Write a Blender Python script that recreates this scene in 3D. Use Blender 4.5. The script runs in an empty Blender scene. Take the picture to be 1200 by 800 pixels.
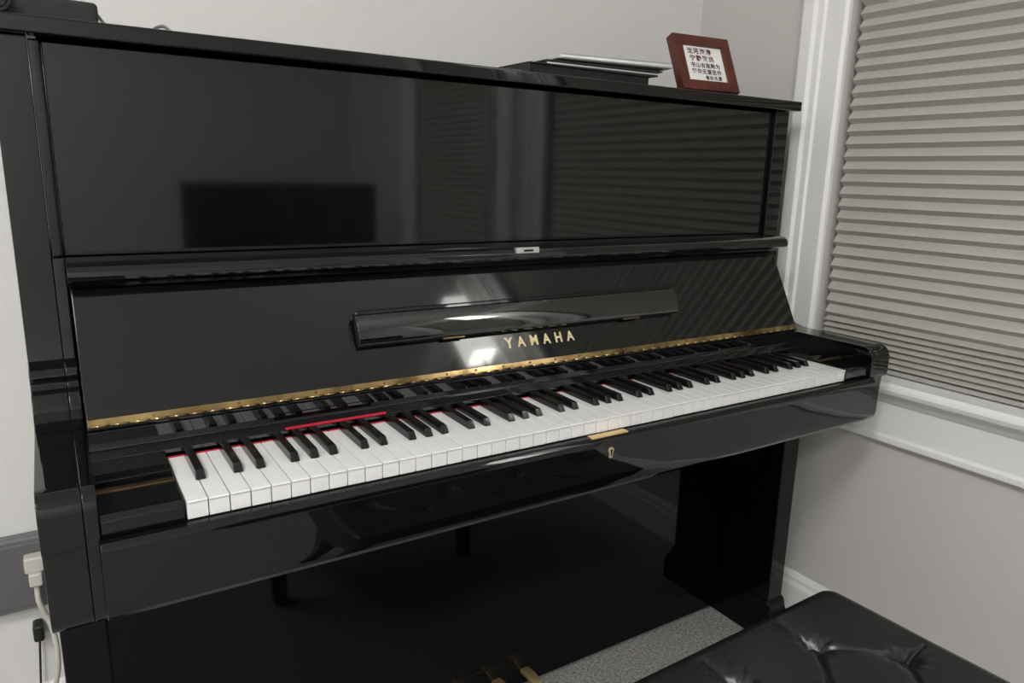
import bpy, bmesh, math, random
from mathutils import Vector, Euler, Matrix
random.seed(4)
S=bpy.context.scene
COL=S.collection
S.view_settings.view_transform='Standard'
S.view_settings.look='None'

# ------------------------------------------------------------ materials
def mat(name, col, rough=.5, metal=0., spec=.5, noise=None, bump=None, emit=None, coat=0., sheen=0.):
    m=bpy.data.materials.new(name); m.use_nodes=True
    nt=m.node_tree; b=nt.nodes['Principled BSDF']
    b.inputs['Base Color'].default_value=(*col,1)
    b.inputs['Roughness'].default_value=rough
    b.inputs['Metallic'].default_value=metal
    b.inputs['Specular IOR Level'].default_value=spec
    b.inputs['Coat Weight'].default_value=coat
    b.inputs['Coat Roughness'].default_value=.02
    if emit: 
        b.inputs['Emission Color'].default_value=(*emit[0],1); b.inputs['Emission Strength'].default_value=emit[1]
    tc=nt.nodes.new('ShaderNodeTexCoord')
    if noise:   # (scale, second colour, detail)
        n=nt.nodes.new('ShaderNodeTexNoise'); n.inputs['Scale'].default_value=noise[0]; n.inputs['Detail'].default_value=noise[2]
        r=nt.nodes.new('ShaderNodeValToRGB'); r.color_ramp.elements[0].color=(*col,1); r.color_ramp.elements[1].color=(*noise[1],1)
        r.color_ramp.elements[0].position=.35; r.color_ramp.elements[1].position=.65
        nt.links.new(tc.outputs['Object'],n.inputs['Vector']); nt.links.new(n.outputs['Fac'],r.inputs['Fac'])
        nt.links.new(r.outputs['Color'],b.inputs['Base Color'])
    if bump:    # (scale, strength, distance)
        n2=nt.nodes.new('ShaderNodeTexNoise'); n2.inputs['Scale'].default_value=bump[0]; n2.inputs['Detail'].default_value=4
        bp=nt.nodes.new('ShaderNodeBump'); bp.inputs['Strength'].default_value=bump[1]; bp.inputs['Distance'].default_value=bump[2]
        nt.links.new(tc.outputs['Object'],n2.inputs['Vector']); nt.links.new(n2.outputs['Fac'],bp.inputs['Height'])
        nt.links.new(bp.outputs['Normal'],b.inputs['Normal'])
    return m
LAC=mat('black_lacquer',(.003,.003,.004),.035,spec=.5,coat=.15)
LACP=mat('black_lacquer_panel',(.004,.004,.005),.065,spec=.55,coat=.2)
LACN=mat('black_lacquer_rail',(.003,.003,.004),.03,spec=.8,coat=.9)
LACD=mat('black_lacquer_low',(.002,.002,.003),.05,spec=.26)
BLKMATTE=mat('black_matte',(.010,.010,.010),.5)
DARK=mat('dark_gap',(.008,.008,.008),.8)
BRASS=mat('brass',(.64,.46,.21),.20,metal=1.,noise=(11,(.16,.11,.05),4),bump=(20,.3,.002))
BRASSP=mat('polished_brass',(.85,.64,.32),.42,metal=.85)
BRASSD=mat('dull_brass',(.20,.145,.07),.4,metal=1.)
GOLD=mat('gold_letter',(.78,.66,.40),.45,metal=.6)
IVORY=mat('white_key',(.83,.83,.83),.2,spec=.5)
EBONY=mat('black_key',(.006,.006,.007),.16)
FELT=mat('red_felt',(.42,.008,.03),.95,bump=(400,.4,.002))
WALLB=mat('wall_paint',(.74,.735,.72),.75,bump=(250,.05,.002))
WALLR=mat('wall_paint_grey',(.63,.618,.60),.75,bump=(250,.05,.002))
TRIM=mat('trim_white',(.89,.89,.88),.4)
CEIL=mat('ceiling_white',(.85,.85,.84),.9)
CARPET=mat('carpet',(.34,.33,.32),.95,noise=(150,(.74,.73,.71),8),bump=(260,1.,.012))
BLIND=mat('pleated_fabric',(.48,.475,.43),.85,bump=(500,.1,.001))
LEATHER=mat('black_leather',(.011,.012,.014),.27,bump=(260,.35,.0013))
GREYP=mat('grey_plastic',(.15,.15,.155),.45)
BEIGE=mat('beige_plastic',(.58,.55,.50),.45)
SILVER=mat('silver',(.66,.67,.68),.32,metal=.6)
REDWOOD=mat('red_wood',(.12,.026,.019),.35,noise=(30,(.08,.015,.011),6))
PAPER=mat('paper',(.86,.85,.84),.7)
INKR=mat('ink_red',(.10,.02,.025),.7)
INKB=mat('ink_black',(.05,.04,.04),.7)
LENSM=mat('lens_glass',(.01,.01,.012),.03)
GLASS=mat('night_glass',(.02,.025,.03),.05)
STEEL=mat('steel',(.6,.6,.6),.25,metal=1.)
WOODD=mat('dark_wood',(.05,.03,.02),.4,noise=(12,(.03,.018,.012),6))
SHADE=mat('lamp_shade',(.9,.89,.87),.8,emit=((1,.98,.95),9.))
GLOBE=mat('ceiling_diffuser',(.9,.9,.9),.6,emit=((1,.985,.96),32.))

# ------------------------------------------------------------ helpers
def link(o,parent=None):
    COL.objects.link(o)
    if parent is not None: o.parent=parent
    return o
def fin(name,bm,m,parent=None,bevel=0,seg=2,smooth=False,extra=None):
    bmesh.ops.recalc_face_normals(bm,faces=bm.faces)
    me=bpy.data.meshes.new(name); bm.to_mesh(me); bm.free()
    me.materials.append(m)
    if extra:
        for e in extra: me.materials.append(e)
    if smooth:
        for p in me.polygons: p.use_smooth=True
    o=bpy.data.objects.new(name,me); link(o,parent)
    if bevel:
        b=o.modifiers.new('bevel','BEVEL'); b.width=bevel; b.segments=seg; b.limit_method='ANGLE'; b.angle_limit=math.radians(25)
        for p in me.polygons: p.use_smooth=True
        w=o.modifiers.new('wn','WEIGHTED_NORMAL'); w.keep_sharp=True
    return o
def addbox(bm,x0,x1,y0,y1,z0,z1,mi=0):
    vs=[bm.verts.new((x,y,z)) for x in (x0,x1) for y in (y0,y1) for z in (z0,z1)]
    F=[(0,1,3,2),(4,6,7,5),(0,4,5,1),(2,3,7,6),(0,2,6,4),(1,5,7,3)]
    for f in F:
        fc=bm.faces.new([vs[i] for i in f]); fc.material_index=mi
def box(name,x0,x1,y0,y1,z0,z1,m,parent=None,bevel=0,seg=2):
    bm=bmesh.new(); addbox(bm,x0,x1,y0,y1,z0,z1); return fin(name,bm,m,parent,bevel,seg)
def addprism(bm,prof,a0,a1,axis=0,mi=0):
    def P(a,u,v): return (a,u,v) if axis==0 else ((u,a,v) if axis==1 else (u,v,a))
    A=[bm.verts.new(P(a0,u,v)) for u,v in prof]; B=[bm.verts.new(P(a1,u,v)) for u,v in prof]
    n=len(prof)
    fs=[bm.faces.new(A),bm.faces.new(B[::-1])]
    for i in range(n): fs.append(bm.faces.new([A[i],B[i],B[(i+1)%n],A[(i+1)%n]]))
    for f in fs: f.material_index=mi
def prism(name,prof,a0,a1,m,parent=None,bevel=0,axis=0,seg=2):
    bm=bmesh.new(); addprism(bm,prof,a0,a1,axis); return fin(name,bm,m,parent,bevel,seg)
def addcyl(bm,c,r,h,axis='Z',n=24,r2=None,mi=0):
    rot={'Z':Matrix(),'X':Matrix.Rotation(math.pi/2,4,'Y'),'Y':Matrix.Rotation(math.pi/2,4,'X')}[axis]
    k=bmesh.ops.create_cone(bm,cap_ends=True,segments=n,radius1=r,radius2=r if r2 is None else r2,depth=h,matrix=Matrix.Translation(c)@rot)
    for v in k['verts']:
        for f in v.link_faces: f.material_index=mi
def cyl(name,c,r,h,m,parent=None,axis='Z',n=32,r2=None,bevel=0):
    bm=bmesh.new(); addcyl(bm,c,r,h,axis,n,r2); return fin(name,bm,m,parent,bevel)
def tube(name,pts,r,m,parent=None):
    cu=bpy.data.curves.new(name,'CURVE'); cu.dimensions='3D'; cu.bevel_depth=r; cu.bevel_resolution=4; cu.resolution_u=12
    sp=cu.splines.new('BEZIER'); sp.bezier_points.add(len(pts)-1)
    for b,p in zip(sp.bezier_points,pts): b.co=p; b.handle_left_type=b.handle_right_type='AUTO'
    cu.use_fill_caps=True
    t=bpy.data.objects.new('tmp',cu); COL.objects.link(t)
    dg=bpy.context.evaluated_depsgraph_get(); me=bpy.data.meshes.new_from_object(t.evaluated_get(dg))
    bpy.data.objects.remove(t); me.materials.clear(); me.materials.append(m)
    for p in me.polygons: p.use_smooth=True
    o=bpy.data.objects.new(name,me); return link(o,parent)
def text(name,body,size,m,parent,mw,spacing=1.,sx=1.,extr=.0004,bold=0.,align='CENTER'):
    cu=bpy.data.curves.new(name,'FONT'); cu.body=body; cu.size=size; cu.extrude=extr; cu.space_character=spacing; cu.offset=bold
    cu.align_x=align; cu.align_y='CENTER'
    t=bpy.data.objects.new('tmp',cu); COL.objects.link(t)
    dg=bpy.context.evaluated_depsgraph_get(); me=bpy.data.meshes.new_from_object(t.evaluated_get(dg))
    bpy.data.objects.remove(t); me.transform(Matrix.Diagonal((sx,1,1,1))); me.transform(mw)
    me.materials.clear(); me.materials.append(m)
    o=bpy.data.objects.new(name,me); return link(o,parent)
def empty(name,loc,label,cat,group=None):
    e=bpy.data.objects.new(name,None); e.location=loc; e.empty_display_size=.05; COL.objects.link(e)
    e['label']=label; e['category']=cat
    if group: e['group']=group
    return e
def settle(e):
    inv=Matrix.Translation(e.location).inverted()
    for c in e.children: c.matrix_parent_inverse=inv
def struct(o): o['kind']='structure'; return o

# ------------------------------------------------------------ room
XR=1.65; YB=.08; XL=-2.3; YF=-3.5; ZC=2.6
struct(box('floor',XL-.1,XR+.15,YF-.1,YB+.1,-.08,0,CARPET))
struct(box('ceiling',XL-.1,XR+.15,YF-.1,YB+.1,ZC,ZC+.08,CEIL))
struct(box('wall_back',XL-.1,XR+.15,YB,YB+.1,0,ZC,WALLB))
struct(box('wall_left',XL-.1,XL,YF,YB,0,ZC,WALLB))
struct(box('wall_front',XL-.1,XR+.15,YF-.1,YF,0,ZC,WALLB))
W1=(-1.46,-.385); W2=(-2.60,-1.80); ZS=.70; ZT=2.2
bm=bmesh.new()
addbox(bm,XR,XR+.14,YF,YB,0,ZS-.02)
addbox(bm,XR,XR+.14,YF,YB,ZT,ZC)
for a,b in ((W1[1],YB),(W2[1],W1[0]),(YF,W2[0])): addbox(bm,XR,XR+.14,a,b,ZS-.02,ZT)
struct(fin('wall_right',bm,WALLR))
bp=[(0,0),(.016,0),(.016,.085),(.011,.095),(.011,.105),(.004,.118),(0,.118)]
struct(prism('baseboard_right',[(XR-u,v) for u,v in bp],YF,YB,TRIM,axis=1,bevel=.001))
struct(prism('baseboard_back',[(YB-u,v) for u,v in bp],XL,XR-.016,TRIM,axis=0,bevel=.001))
def window(i,y0,y1,tn):
    bm=bmesh.new(); xg=XR+.09
    for a,b in ((y0,y0+.035),(y1-.035,y1)): addbox(bm,xg-.02,xg+.02,a,b,ZS,ZT)
    for a,b in ((ZS,ZS+.045),(ZT-.045,ZT),((ZS+ZT)/2-.02,(ZS+ZT)/2+.02)): addbox(bm,xg-.02,xg+.02,y0+.035,y1-.035,a,b)
    addbox(bm,xg-.003,xg+.003,y0+.035,y1-.035,ZS+.045,ZT-.045,mi=1)
    struct(fin('window_%d'%i,bm,TRIM,extra=[GLASS]))
    cp=[(0,0),(0,.012),(.008,.018),(.055,.016),(.060,.022),(.075,.022),(.082,.030),(.110,.030),(.122,.020),(.126,0)]
    bm=bmesh.new()
    addprism(bm,[(XR-t,y1+w) for w,t in cp],ZS,ZT+.12,axis=2)
    addprism(bm,[(XR-t,y0-w) for w,t in cp],ZS,ZT+.12,axis=2)
    addprism(bm,[(XR-t*1.05,ZT+w) for w,t in cp],y0,y1,axis=1)
    struct(fin('trim_%d'%tn,bm,TRIM,bevel=.0015))
    sp=[(XR+.09,ZS),(XR-.05,ZS),(XR-.058,ZS-.006),(XR-.060,ZS-.014),(XR-.056,ZS-.024),(XR-.048,ZS-.028),(XR-.036,ZS-.030),(XR-.032,ZS-.042),(XR-.024,ZS-.052),(XR-.018,ZS-.056),(XR-.018,ZS-.128),(XR-.024,ZS-.134),(XR-.024,ZS-.146),(XR-.012,ZS-.152),(XR-.001,ZS-.154),(XR-.001,ZS-.02),(XR+.09,ZS-.02)]
    bm=bmesh.new(); addprism(bm,[p for p in sp],y0+.001,y1-.001,axis=1)
    sp2=[(min(x,XR-.001),z) for x,z in sp[:-1]]
    for a,b in ((y1-.001,y1+.15),(y0-.15,y0+.001)): addprism(bm,sp2,a,b,axis=1)
    struct(fin('trim_%d'%(tn+1),bm,TRIM,bevel=.001))
window(1,*W1,1); window(2,*W2,3)
def blind(y0,y1,label):
    e=empty('window_blind',(XR+.03,(y0+y1)/2,ZS+.002),label,'blind','pleated shades at the windows')
    zs=[]; z=ZT-.05; p=.0285
    xa,xb=XR+.010,XR+.0245
    pts=[]
    while z>ZS+.024:
        pp=p if z>ZS+.13 else .014
        pts+= [(xb,z),(xa,z-pp*.62)]
        z-=pp
    pts.append((xb,z))
    bm=bmesh.new()
    prev=None
    for x,zz in pts:
        a=bm.verts.new((x,y0,zz)); b=bm.verts.new((x,y1,zz))
        if prev: bm.faces.new([prev[0],a,b,prev[1]])
        prev=(a,b)
    f=fin('pleated_fabric',bm,BLIND,e); so=f.modifiers.new('s','SOLIDIFY'); so.thickness=.0008
    box('bottom_rail',xa-.001,xb,y0,y1,ZS+.003,z,mat('rail',(.42,.415,.39),.5),e,bevel=.002)
    box('head_rail',xa,xb+.015,y0,y1,ZT-.05,ZT-.002,TRIM,e,bevel=.002)
    settle(e)
blind(W1[0]+.012,W1[1]-.014,'sage grey pleated fabric shade in window beside piano')
blind(W2[0]+.012,W2[1]-.012,'sage grey pleated fabric shade in the farther window')

# ------------------------------------------------------------ piano
P=empty('upright_piano',(.777,-.2,0),'glossy black lacquered upright piano with open fallboard','piano')
XO0,XO1=.011,1.531
XI0,XI1=.066,1.468
XU1=1.486
arc=lambda cy,cz,r,a0,a1,n:[(cy+r*math.cos(math.radians(a0+(a1-a0)*k/n)),cz+r*math.sin(math.radians(a0+(a1-a0)*k/n))) for k in range(n+1)]
armprof=[(-.345,.90),(-.350,.874),(-.360,.870),(-.374,.867),(-.379,.858),(-.376,.848),(-.381,.841),(-.392,.838),(-.397,.829),(-.402,.816),(-.414,.806),(-.44,.800)]+arc(-.625,.774,.026,90,180,8)+[(-.651,.742),(-.648,.734),(-.640,.731),(-.638,.695)]+arc(-.614,.652,.024,180,270,6)+[(-.30,.628),(-.30,.02)]
fullprof=[(.0,0.02),(.0,1.288),(-.335,1.288),(-.335,1.00)]+armprof
lowprof=[(.0,0.02),(.0,1.0095),(-.334,1.0095)]+armprof
for x0,x1,u0,u1 in ((XO0,.052,.052,XI0),(XU1,XO1,XI1,XU1)):
    bm=bmesh.new(); addprism(bm,fullprof,x0,x1); addprism(bm,lowprof,u0,u1)
    fin('side_panel',bm,LAC,P,bevel=.0012,seg=2)
prism('stile',[(-.300,1.0105),(-.300,1.285),(-.338,1.285),(-.338,1.0105)],.0525,.0655,LAC,P,bevel=.003,seg=3)
box('lid',-.005,1.545,-.357,.0,1.2885,1.310,LAC,P,bevel=.003)
box('back_panel',XI0,XI1,-.03,-.002,.02,1.2885,WOODD,P)
up=box('upper_panel',XI0+.001,XU1-.0015,-.325,-.300,1.0105,1.284,LACP,P,bevel=.0015)
fb=prism('fallboard',[(-.33,.975),(-.378,.972),(-.384,.964),(-.4655,.807),(-.4655,.8015),(-.44,.8015),(-.33,.8015)],XI0+.002,XI1-.002,LACP,P,bevel=.0015)
prism('ledge',[(-.326,1.0100),(-.388,1.0095),(-.398,1.0078),(-.4055,1.0035),(-.4095,.998),(-.4105,.992),(-.4085,.987),(-.402,.984),(-.390,.983),(-.382,.979),(-.379,.974),(-.330,.974),(-.326,.976)],XI0-.0,XI1+.008,LACP,fb,bevel=.0006,seg=2)
TF=Vector((0,-.384,.964)); BF=Vector((0,-.4655,.807)); UP=(TF-BF).normalized(); NF=Vector((0,-UP.z,UP.y))
def face(x,s,off=0):
    v=BF+UP*s+NF*off; return Vector((x,v.y,v.z))
MF=lambda x,s,off:Matrix.Translation(face(x,s,off))@Matrix(((1,0,0,0),(0,UP.y,NF.y,0),(0,UP.z,NF.z,0),(0,0,0,1)))
def facebox(name,x0,x1,s0,s1,o0,o1,m,parent,bevel=0):
    bm=bmesh.new(); addbox(bm,x0,x1,s0,s1,o0,o1); bm.transform(MF(0,0,0)); return fin(name,bm,m,parent,bevel)
facebox('piano_hinge',XI0+.003,XI1-.003,.002,.0105,.0003,.0011,BRASS,fb,.0003)
bm=bmesh.new()
n=60
for i in range(n):
    a=XI0+.004+i*(XI1-XI0-.008)/n; L=(XI1-XI0-.008)/n
    addcyl(bm,(a+L/2,0,0),.0016,L-.0012,'X',10)
bm.transform(Matrix.Translation(face(0,.0008,.0014)))
fin('hinge_knuckle',bm,BRASS,fb,smooth=True)
sc=None
for i in range(26):
    x=XI0+.025+i*(XI1-XI0-.05)/25
    if sc is None:
        bm=bmesh.new(); bmesh.ops.create_cone(bm,cap_ends=True,segments=12,radius1=.0024,radius2=.0020,depth=.0008)
        sc=fin('hinge_screw',bm,BRASSD,fb); o=sc
    else:
        o=sc.copy(); COL.objects.link(o); o.parent=fb
    o.matrix_local=MF(x,.0064,.0014)
text('lettering','YAMAHA',.0255,GOLD,fb,MF(.774,.045,.0004),spacing=1.95,sx=.88,bold=.0007)
lt=box('latch_plate',.740,.788,-.4122,-.404,.998,1.0080,SILVER,fb,bevel=.0008)
box('latch_slot',.755,.775,-.4128,-.411,1.0007,1.0045,DARK,fb)
facebox('music_desk',.44,1.118,.070,.123,.002,.012,LAC,fb,.003)
prof=[(.066,.004),(.064,.010),(.066,.015),(.072,.019),(.082,.0215),(.094,.0225),(.106,.021),(.113,.018),(.116,.014),(.112,.010)]
bm=bmesh.new(); addprism(bm,prof,.436,1.105,axis=0)
bm.transform(MF(0,0,0)); fin('desk_flap',bm,LACN,fb,bevel=.0008)
for x in (.60,.985): facebox('desk_hinge',x-.020,x+.020,.0625,.0655,.008,.012,BRASSD,fb,.0005)
prism('name_rail',[(-.40,.8010),(-.4665,.8010),(-.4655,.7770),(-.4700,.7750),(-.4945,.7735),(-.4945,.7685),(-.40,.7685)],XI0+.001,XI1-.001,LACN,P,bevel=.0006)
box('key_bed',XI0,XI1,-.640,-.30,.640,.700,LAC,P,bevel=.002)
ks=prism('key_slip',[(-.6465,.738),(-.652,.7405),(-.659,.7385),(-.6635,.733),(-.6645,.724),(-.6625,.700),(-.6625,.672),(-.658,.652),(-.650,.643),(-.6405,.641),(-.6405,.700),(-.6465,.700)],XI0-.002,XI1+.002,LAC,P,bevel=.0012)
LX=.762
box('lock_plate',LX-.036,LX+.036,-.6625,-.6495,.7385,.7412,BRASSP,ks,bevel=.0006)
bm=bmesh.new(); addcyl(bm,(LX,-.6650,.716),.0052,.002,'Y',20); addbox(bm,LX-.003,LX+.003,-.666,-.664,.704,.713)
fin('keyhole_escutcheon',bm,GOLD,ks)
bm=bmesh.new(); addcyl(bm,(LX,-.6664,.716),.0022,.001,'Y',14); addbox(bm,LX-.001,LX+.001,-.6668,-.6660,.707,.715)
fin('keyhole',bm,DARK,ks)
KX0,KX1=.1525,1.388
for a,b in ((XI0,KX0-.002),(KX1+.002,XI1)):
    c=prism('cheek_block',[(-.494,.70),(-.494,.772),(-.560,.772),(-.572,.766),(-.640,.764),(-.6455,.758),(-.6455,.70)],a,b,LAC,P,bevel=.0015)
    box('brass_strip',a+.001,b-.001,-.584,-.574,.7655,.7672,BRASSD,c,bevel=.0004)
kb=box('keyboard',KX0,KX1,-.640,-.47,.700,.7385,DARK,P)
box('felt_strip',KX0,KX1,-.4985,-.4955,.739,.7640,FELT,kb)
prism('felt_ribbon',[(-.4990,.7752),(-.4990,.7764),(-.4955,.7780),(-.4945,.7768)],.306,.457,FELT,kb)
pitch=(KX1-KX0)/52
wk=None
for i in range(52):
    if wk is None:
        bm=bmesh.new()
        w=pitch/2-.0006
        prof=[(-.645,.7405),(-.645,.760),(-.6465,.7605),(-.6465,.7625),(-.645,.763),(-.4955,.763),(-.4955,.7405)]
        addprism(bm,prof,-w,w)
        wk=fin('white_key',bm,IVORY,kb,bevel=.0006); o=wk
    else:
        o=wk.copy(); COL.objects.link(o); o.parent=kb
    o.location=(KX0+pitch*(i+.5),0,random.uniform(-.0003,.0002))
bk=None
pat=['A','B','C','D','E','F','G']
for i in range(51):
    L=pat[i%7]
    if L in 'BE': continue
    dx={'A':.0018,'C':-.0018,'D':.0018,'F':-.0022,'G':0}[L]
    if bk is None:
        bm=bmesh.new()
        b0=[(-.0060,-.5905,.763),(.0060,-.5905,.763),(.0060,-.4990,.763),(-.0060,-.4990,.763)]
        b1=[(-.0050,-.5835,.7745),(.0050,-.5835,.7745),(.0050,-.4990,.7755),(-.0050,-.4990,.7755)]
        A=[bm.verts.new(v) for v in b0]; B=[bm.verts.new(v) for v in b1]
        bm.faces.new(A[::-1]); bm.faces.new(B)
        for k in range(4): bm.faces.new([A[k],A[(k+1)%4],B[(k+1)%4],B[k]])
        bk=fin('black_key',bm,EBONY,kb,bevel=.0013,seg=3); o=bk
    else:
        o=bk.copy(); COL.objects.link(o); o.parent=kb
    o.location=(KX0+pitch*(i+1)+dx,0,0)
LW=.055
box('lower_panel',XO0+LW,XO1-LW,-.300,-.280,.085,.640,LACD,P,bevel=.002)
box('bottom_rail',XO0+LW,XO1-LW,-.300,-.02,.012,.085,LACD,P,bevel=.003)
for a,b in ((XO0,XO0+LW),(XO1-LW,XO1)):
    lg=box('leg',a,b,-.462,-.300,.06,.629,LACD,P,bevel=.003)
    prism('toe_block',[(-.06,.0),(-.06,.05),(-.300,.112),(-.462,.112),(-.470,.104),(-.474,.085),(-.488,.072),(-.494,.05),(-.494,.0)],a-.003,b+.003,LACD,lg,bevel=.003)
for x in (.712,.786,.860):
    bm=bmesh.new()
    pr=[(-.29,.050),(-.315,.056),(-.335,.057),(-.352,.052),(-.364,.042),(-.369,.030),(-.366,.024),(-.360,.024),(-.352,.034),(-.335,.044),(-.29,.042)]
    addprism(bm,pr,x-.0105,x+.0105)
    fin('pedal',bm,BRASSP,P,bevel=.0028,seg=3)
settle(P)

# ------------------------------------------------------------ things on the lid
ZL=1.3102
G='books stacked on the piano lid'
def book(name,cx,cy,z,w,d,t,rot,cover,page,label,cat='book',group=G,ct=.0025):
    e=empty(name,(cx,cy,z),label,cat,group); e.rotation_euler=(0,0,rot)
    bm=bmesh.new()
    addbox(bm,-w/2,w/2,-d/2,d/2,0,ct); addbox(bm,-w/2,w/2,-d/2,d/2,t-ct,t); addbox(bm,-w/2,-w/2+ct,-d/2,d/2,ct,t-ct)
    fin('cover',bm,cover,e,bevel=.0008)
    box('pages',-w/2+ct+.0005,w/2-.004,-d/2+.003,d/2-.004,ct+.0002,t-ct-.0002,page,e,bevel=.0006)
    return e
book('ring_binder',.962,-.200,ZL,.30,.24,.022,.02,BLKMATTE,DARK,'black ring binder lying flat on piano lid','binder')
book('folder',1.004,-.200,ZL+.0224,.27,.22,.010,-.05,BLKMATTE,SILVER,'thin black folder with pale sheets inside','folder',ct=.0030)
book('notebook',1.040,-.195,ZL+.0328,.25,.20,.008,-.10,BLKMATTE,DARK,'black notebook under a silver tablet','notebook')
e=empty('tablet',(1.062,-.200,ZL+.0412),'thin silver tablet lying on top of notebooks','tablet'); e.rotation_euler=(0,0,-.16)
box('casing',-.130,.130,-.095,.095,.0,.0105,SILVER,e,bevel=.004,seg=3)
box('screen',-.122,.122,-.089,.089,.0106,.0115,LENSM,e,bevel=.0003)
e=empty('picture_frame',(1.302,-.300,ZL+.0052),'reddish brown wooden frame holding calligraphy, leaning back','picture frame')
e.rotation_euler=(math.radians(-25),0,math.radians(-6))
fw,fh=.156,.131
bm=bmesh.new(); bw=.023
addbox(bm,-fw/2,fw/2,-.011,.011,0,bw); addbox(bm,-fw/2,fw/2,-.011,.011,fh-bw,fh)
addbox(bm,-fw/2,-fw/2+bw,-.011,.011,bw,fh-bw); addbox(bm,fw/2-bw,fw/2,-.011,.011,bw,fh-bw)
fin('frame_border',bm,REDWOOD,e,bevel=.0015)
box('print',-fw/2+bw,fw/2-bw,-.004,.006,bw,fh-bw,PAPER,e)
RX=Matrix.Rotation(math.pi/2,4,'X')
TM=lambda x,z:Matrix.Translation((x,-.0045,z))@RX
text('calligraphy','沈河海涛',.0150,INKR,e,TM(-.008,.0955),spacing=1.3,extr=.0002,bold=.0003)
text('calligraphy','宁静致远',.0150,INKR,e,TM(-.004,.0785),spacing=1.3,extr=.0002,bold=.0003)
text('caption','书山有路勤为',.0128,INKB,e,TM(.002,.062),spacing=1.15,extr=.0002,bold=.0002)
text('caption','学海无涯苦作',.0128,INKB,e,TM(.002,.047),spacing=1.15,extr=.0002,bold=.0002)
text('caption','春秋冬夏',.0110,INKB,e,TM(.018,.033),spacing=1.15,extr=.0002,bold=.0001)
prism('easel_back',[(.009,.085),(.013,.085),(.034,.0185),(.031,.017)],-.02,.02,REDWOOD,e)
e=empty('camera',(.058,-.27,ZL),'black compact camera resting on the piano lid','camera'); e.rotation_euler=(0,0,.1)
bm=bmesh.new(); addbox(bm,-.085,.080,-.018,.018,0,.036); addbox(bm,-.03,.040,-.016,.016,.036,.048)
fin('body',bm,BLKMATTE,e,bevel=.007,seg=4)
bm=bmesh.new(); addcyl(bm,(-.04,-.030,.024),.020,.026,'Y',40); fin('lens_barrel',bm,BLKMATTE,e,bevel=.002)
bm=bmesh.new(); addcyl(bm,(-.04,-.0435,.024),.015,.003,'Y',40); fin('lens',bm,LENSM,e,bevel=.001)
cyl('shutter_button',(.060,0,.038),.006,.005,SILVER,e,bevel=.001)
tube('strap',[(.080,0,.024),(.092,-.01,.008),(.115,-.03,.003),(.135,-.045,.0035),(.15,-.06,.010),(.158,-.068,.0035)],.0022,GREYP,e)

# ------------------------------------------------------------ socket and plug beside piano
e=empty('power_outlet',(-.08,YB,.31),'dark grey outlet box fixed to the wall by piano','outlet')
box('housing',-.17,.004,YB-.03,YB-.0005,.30,.447,GREYP,e,bevel=.004,seg=3)
box('cover_plate',-.16,-.006,YB-.0335,YB-.0295,.31,.437,mat('plate',(.12,.12,.125),.4),e,bevel=.002)
for z in (.40,.33):
    for dx in (.0,.012): box('socket_slot',-.125+dx,-.122+dx,YB-.0345,YB-.033,z,z+.014,DARK,e)
settle(e)
e=empty('power_plug',(-.036,YB-.05,.36),'beige power plug and cord plugged into outlet box','plug')
bm=bmesh.new(); addbox(bm,-.048,-.016,YB-.062,YB-.034,.388,.418); addbox(bm,-.043,-.021,YB-.070,YB-.040,.363,.389)
fin('plug_body',bm,BEIGE,e,bevel=.004,seg=3)
tube('cord',[(-.032,YB-.055,.365),(-.032,YB-.06,.33),(-.018,YB-.055,.27),(-.014,YB-.06,.20),(-.030,YB-.05,.10),(-.03,YB-.05,.006),(-.12,YB-.04,.006)],.0048,BEIGE,e)
settle(e)
e=empty('power_adapter',(-.040,YB-.030,.22),'small black power adapter hanging near the outlet','adapter')
box('housing',-.050,-.032,YB-.035,YB-.0005,.228,.262,BLKMATTE,e,bevel=.005,seg=3)
tube('cord',[(-.041,YB-.02,.229),(-.05,YB-.022,.12),(-.06,YB-.025,.004)],.002,BLKMATTE,e); settle(e)

# ------------------------------------------------------------ bench
e=empty('piano_bench',(.76,-1.03,0),'black button-tufted leather piano bench with wooden legs','bench')
bw_,bd_=.65,.345
NX,NY=260,140
buttons=[]
for yy,k in [(.085,0),(.0,1),(-.085,0)]:
    for x in ([-.2475,-.0825,.0825,.2475] if k==1 else [-.165,0,.165]): buttons.append((x,yy))
segs=[]
for a in buttons:
    for b in buttons:
        if abs(abs(a[0]-b[0])-.0825)<.01 and abs(abs(a[1]-b[1])-.085)<.01 and a<b: segs.append((a,b))
for a in buttons:
    if abs(a[1])>.05: segs.append((a,(a[0],math.copysign(bd_/2-.03,a[1]))))
    if abs(a[0])>.2: segs.append((a,(math.copysign(bw_/2-.03,a[0]),a[1])))
def segd(p,a,b):
    ax,ay=a; bx,by=b; dx,dy=bx-ax,by-ay; t=max(0,min(1,((p[0]-ax)*dx+(p[1]-ay)*dy)/(dx*dx+dy*dy)))
    return math.hypot(p[0]-ax-t*dx,p[1]-ay-t*dy)
bm=bmesh.new(); grid=[]
rc=.03
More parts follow.
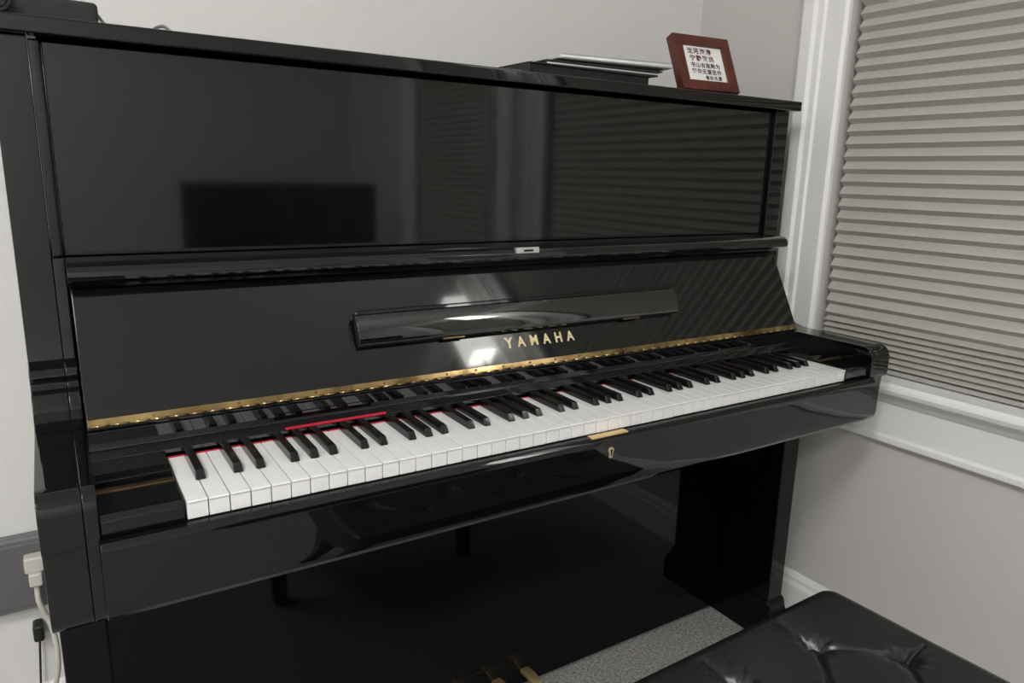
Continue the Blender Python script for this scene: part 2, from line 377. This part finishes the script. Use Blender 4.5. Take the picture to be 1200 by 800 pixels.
for j in range(NY+1):
    row=[]
    for i in range(NX+1):
        x=(i/NX-.5)*bw_; y=(j/NY-.5)*bd_
        ex=bw_/2-abs(x); ey=bd_/2-abs(y); r=.022
        z=.0
        if ex<rc and ey<rc:   # round the corner in plan
            u=1-ex/rc; v=1-ey/rc
            u2=u*math.sqrt(1-v*v/2); v2=v*math.sqrt(1-u*u/2)
            x=math.copysign(bw_/2-rc+u2*rc,x); y=math.copysign(bd_/2-rc+v2*rc,y)
            edge=rc-rc*math.hypot(u2,v2)
        else: edge=min(ex,ey)
        if edge<r: z-= r-math.sqrt(max(0,r*r-(r-edge)**2))
        z=max(z,-.03)
        dB,bi=min((math.hypot(x-bx,y-by),k) for k,(bx,by) in enumerate(buttons)); dS=min(segd((x,y),a,b) for a,b in segs)
        ang=math.atan2(y-buttons[bi][1],x-buttons[bi][0])
        fade=math.exp(-(dB/.06)**2)*.65+.35     # creases are deepest near the buttons
        z-= .016*math.exp(-(dB/.016)**2)+fade*(.0055*math.exp(-(dS/.0030)**2)+.0055*math.exp(-dS/.012))
        z-= .0009*math.cos(9*ang+bi)*math.exp(-((dB-.022)/.012)**2)   # puckers around each button
        row.append(bm.verts.new((x,y,z+.008)))
    grid.append(row)
for j in range(NY):
    for i in range(NX): bm.faces.new([grid[j][i],grid[j][i+1],grid[j+1][i+1],grid[j+1][i]])
bd=[grid[0][i] for i in range(NX+1)]+[grid[j][NX] for j in range(1,NY+1)]+[grid[NY][i] for i in range(NX-1,-1,-1)]+[grid[j][0] for j in range(NY-1,0,-1)]
lo=[bm.verts.new((v.co.x,v.co.y,-.06)) for v in bd]
for k in range(len(bd)): bm.faces.new([bd[k],lo[k],lo[(k+1)%len(bd)],bd[(k+1)%len(bd)]])
c=fin('tufted_cushion',bm,LEATHER,e,smooth=True); c.location=(0,0,.485)
for x,y in buttons:
    bm=bmesh.new()
    bmesh.ops.create_uvsphere(bm,u_segments=20,v_segments=10,radius=.0102,matrix=Matrix.Diagonal((1,1,.5,1)))
    b=fin('cushion_button',bm,LEATHER,c,smooth=True); b.location=(x,y,-.0135)
box('bench_box',-.300,.300,-.155,.155,.345,.424,LAC,e,bevel=.003)
for sx in (-1,1):
    for sy in (-1,1):
        x=sx*.275; y=sy*.13
        bm=bmesh.new(); bmesh.ops.create_cone(bm,cap_ends=True,segments=4,radius1=.024,radius2=.034,depth=.345,matrix=Matrix.Translation((x,y,.1725))@Matrix.Rotation(math.pi/4,4,'Z'))
        fin('leg',bm,LAC,e,bevel=.003)
e.location=(.757,-1.037,0); e.rotation_euler=(0,0,math.radians(1.5))

# ------------------------------------------------------------ rest of the room, partly seen in the lacquer, plus an added fill lamp
e=empty('media_cabinet',(1.05,-2.75,0),'dark wooden low media cabinet holding a television','cabinet')
box('body',.5,1.6,-2.95,-2.6,.05,.5,WOODD,e,bevel=.004)
for a,b in ((.51,1.045),(1.055,1.59)):
    d=box('door',a,b,-2.60,-2.585,.07,.485,WOODD,e,bevel=.002)
    box('handle',(a+b)/2-.05,(a+b)/2+.05,-2.585,-2.575,.44,.45,STEEL,d,bevel=.002)
box('plinth',.53,1.57,-2.93,-2.63,0,.05,BLKMATTE,e); settle(e)
e=empty('television',(1.03,-2.75,.5),'black flat television standing on the media cabinet','television')
box('housing',.57,1.49,-2.78,-2.74,.56,1.065,BLKMATTE,e,bevel=.004)
box('screen',.582,1.478,-2.7395,-2.737,.575,1.053,LENSM,e)
box('stand',.85,1.2,-2.84,-2.68,.501,.512,BLKMATTE,e,bevel=.002); box('neck',1.0,1.06,-2.79,-2.765,.51,.58,BLKMATTE,e); settle(e)
lx,ly=1.51,-1.66
e=empty('floor_lamp',(lx,ly,0),'slim floor lamp with white square fabric shade','lamp')
cyl('base',(lx,ly,.012),.11,.024,STEEL,e,bevel=.004)
cyl('pole',(lx,ly,.9),.009,1.76,STEEL,e)
bm=bmesh.new()
bmesh.ops.create_cone(bm,cap_ends=False,segments=4,radius1=.075,radius2=.070,depth=.34,matrix=Matrix.Translation((lx,ly,1.96))@Matrix.Rotation(math.pi/4,4,'Z'))
fin('lamp_shade',bm,SHADE,e); settle(e)
for x,y in ((-.75,-1.75),(-1.0,-3.0)):  # second, farther lamp is an added fill that brightens the right wall
    e=empty('ceiling_or_fill_lamp',(x,y,ZC),'round white ceiling lamp with frosted diffuser, the farther one added as fill','ceiling lamp','round ceiling lamps')
    cyl('mount',(x,y,ZC-.015),.32,.03,TRIM,e)
    bm=bmesh.new(); bmesh.ops.create_uvsphere(bm,u_segments=48,v_segments=24,radius=.33,matrix=Matrix.Translation((x,y,ZC-.03))@Matrix.Diagonal((1,1,.28,1)))
    bmesh.ops.bisect_plane(bm,geom=bm.verts[:]+bm.edges[:]+bm.faces[:],plane_co=(0,0,ZC-.03),plane_no=(0,0,1),clear_outer=True)
    fin('diffuser',bm,GLOBE,e,smooth=True); settle(e)
w=bpy.data.worlds.new('world'); S.world=w; w.use_nodes=True
w.node_tree.nodes['Background'].inputs[0].default_value=(.03,.04,.06,1)

# ------------------------------------------------------------ camera
cd=bpy.data.cameras.new('camera_view'); cd.sensor_width=36; cd.lens=854.6/1200*36; cd.clip_start=.02
co=bpy.data.objects.new('camera_view',cd); COL.objects.link(co)
co.location=(.04932,-1.48505,1.13342); co.rotation_euler=(1.34505,-.02357,-.56308)
S.camera=co
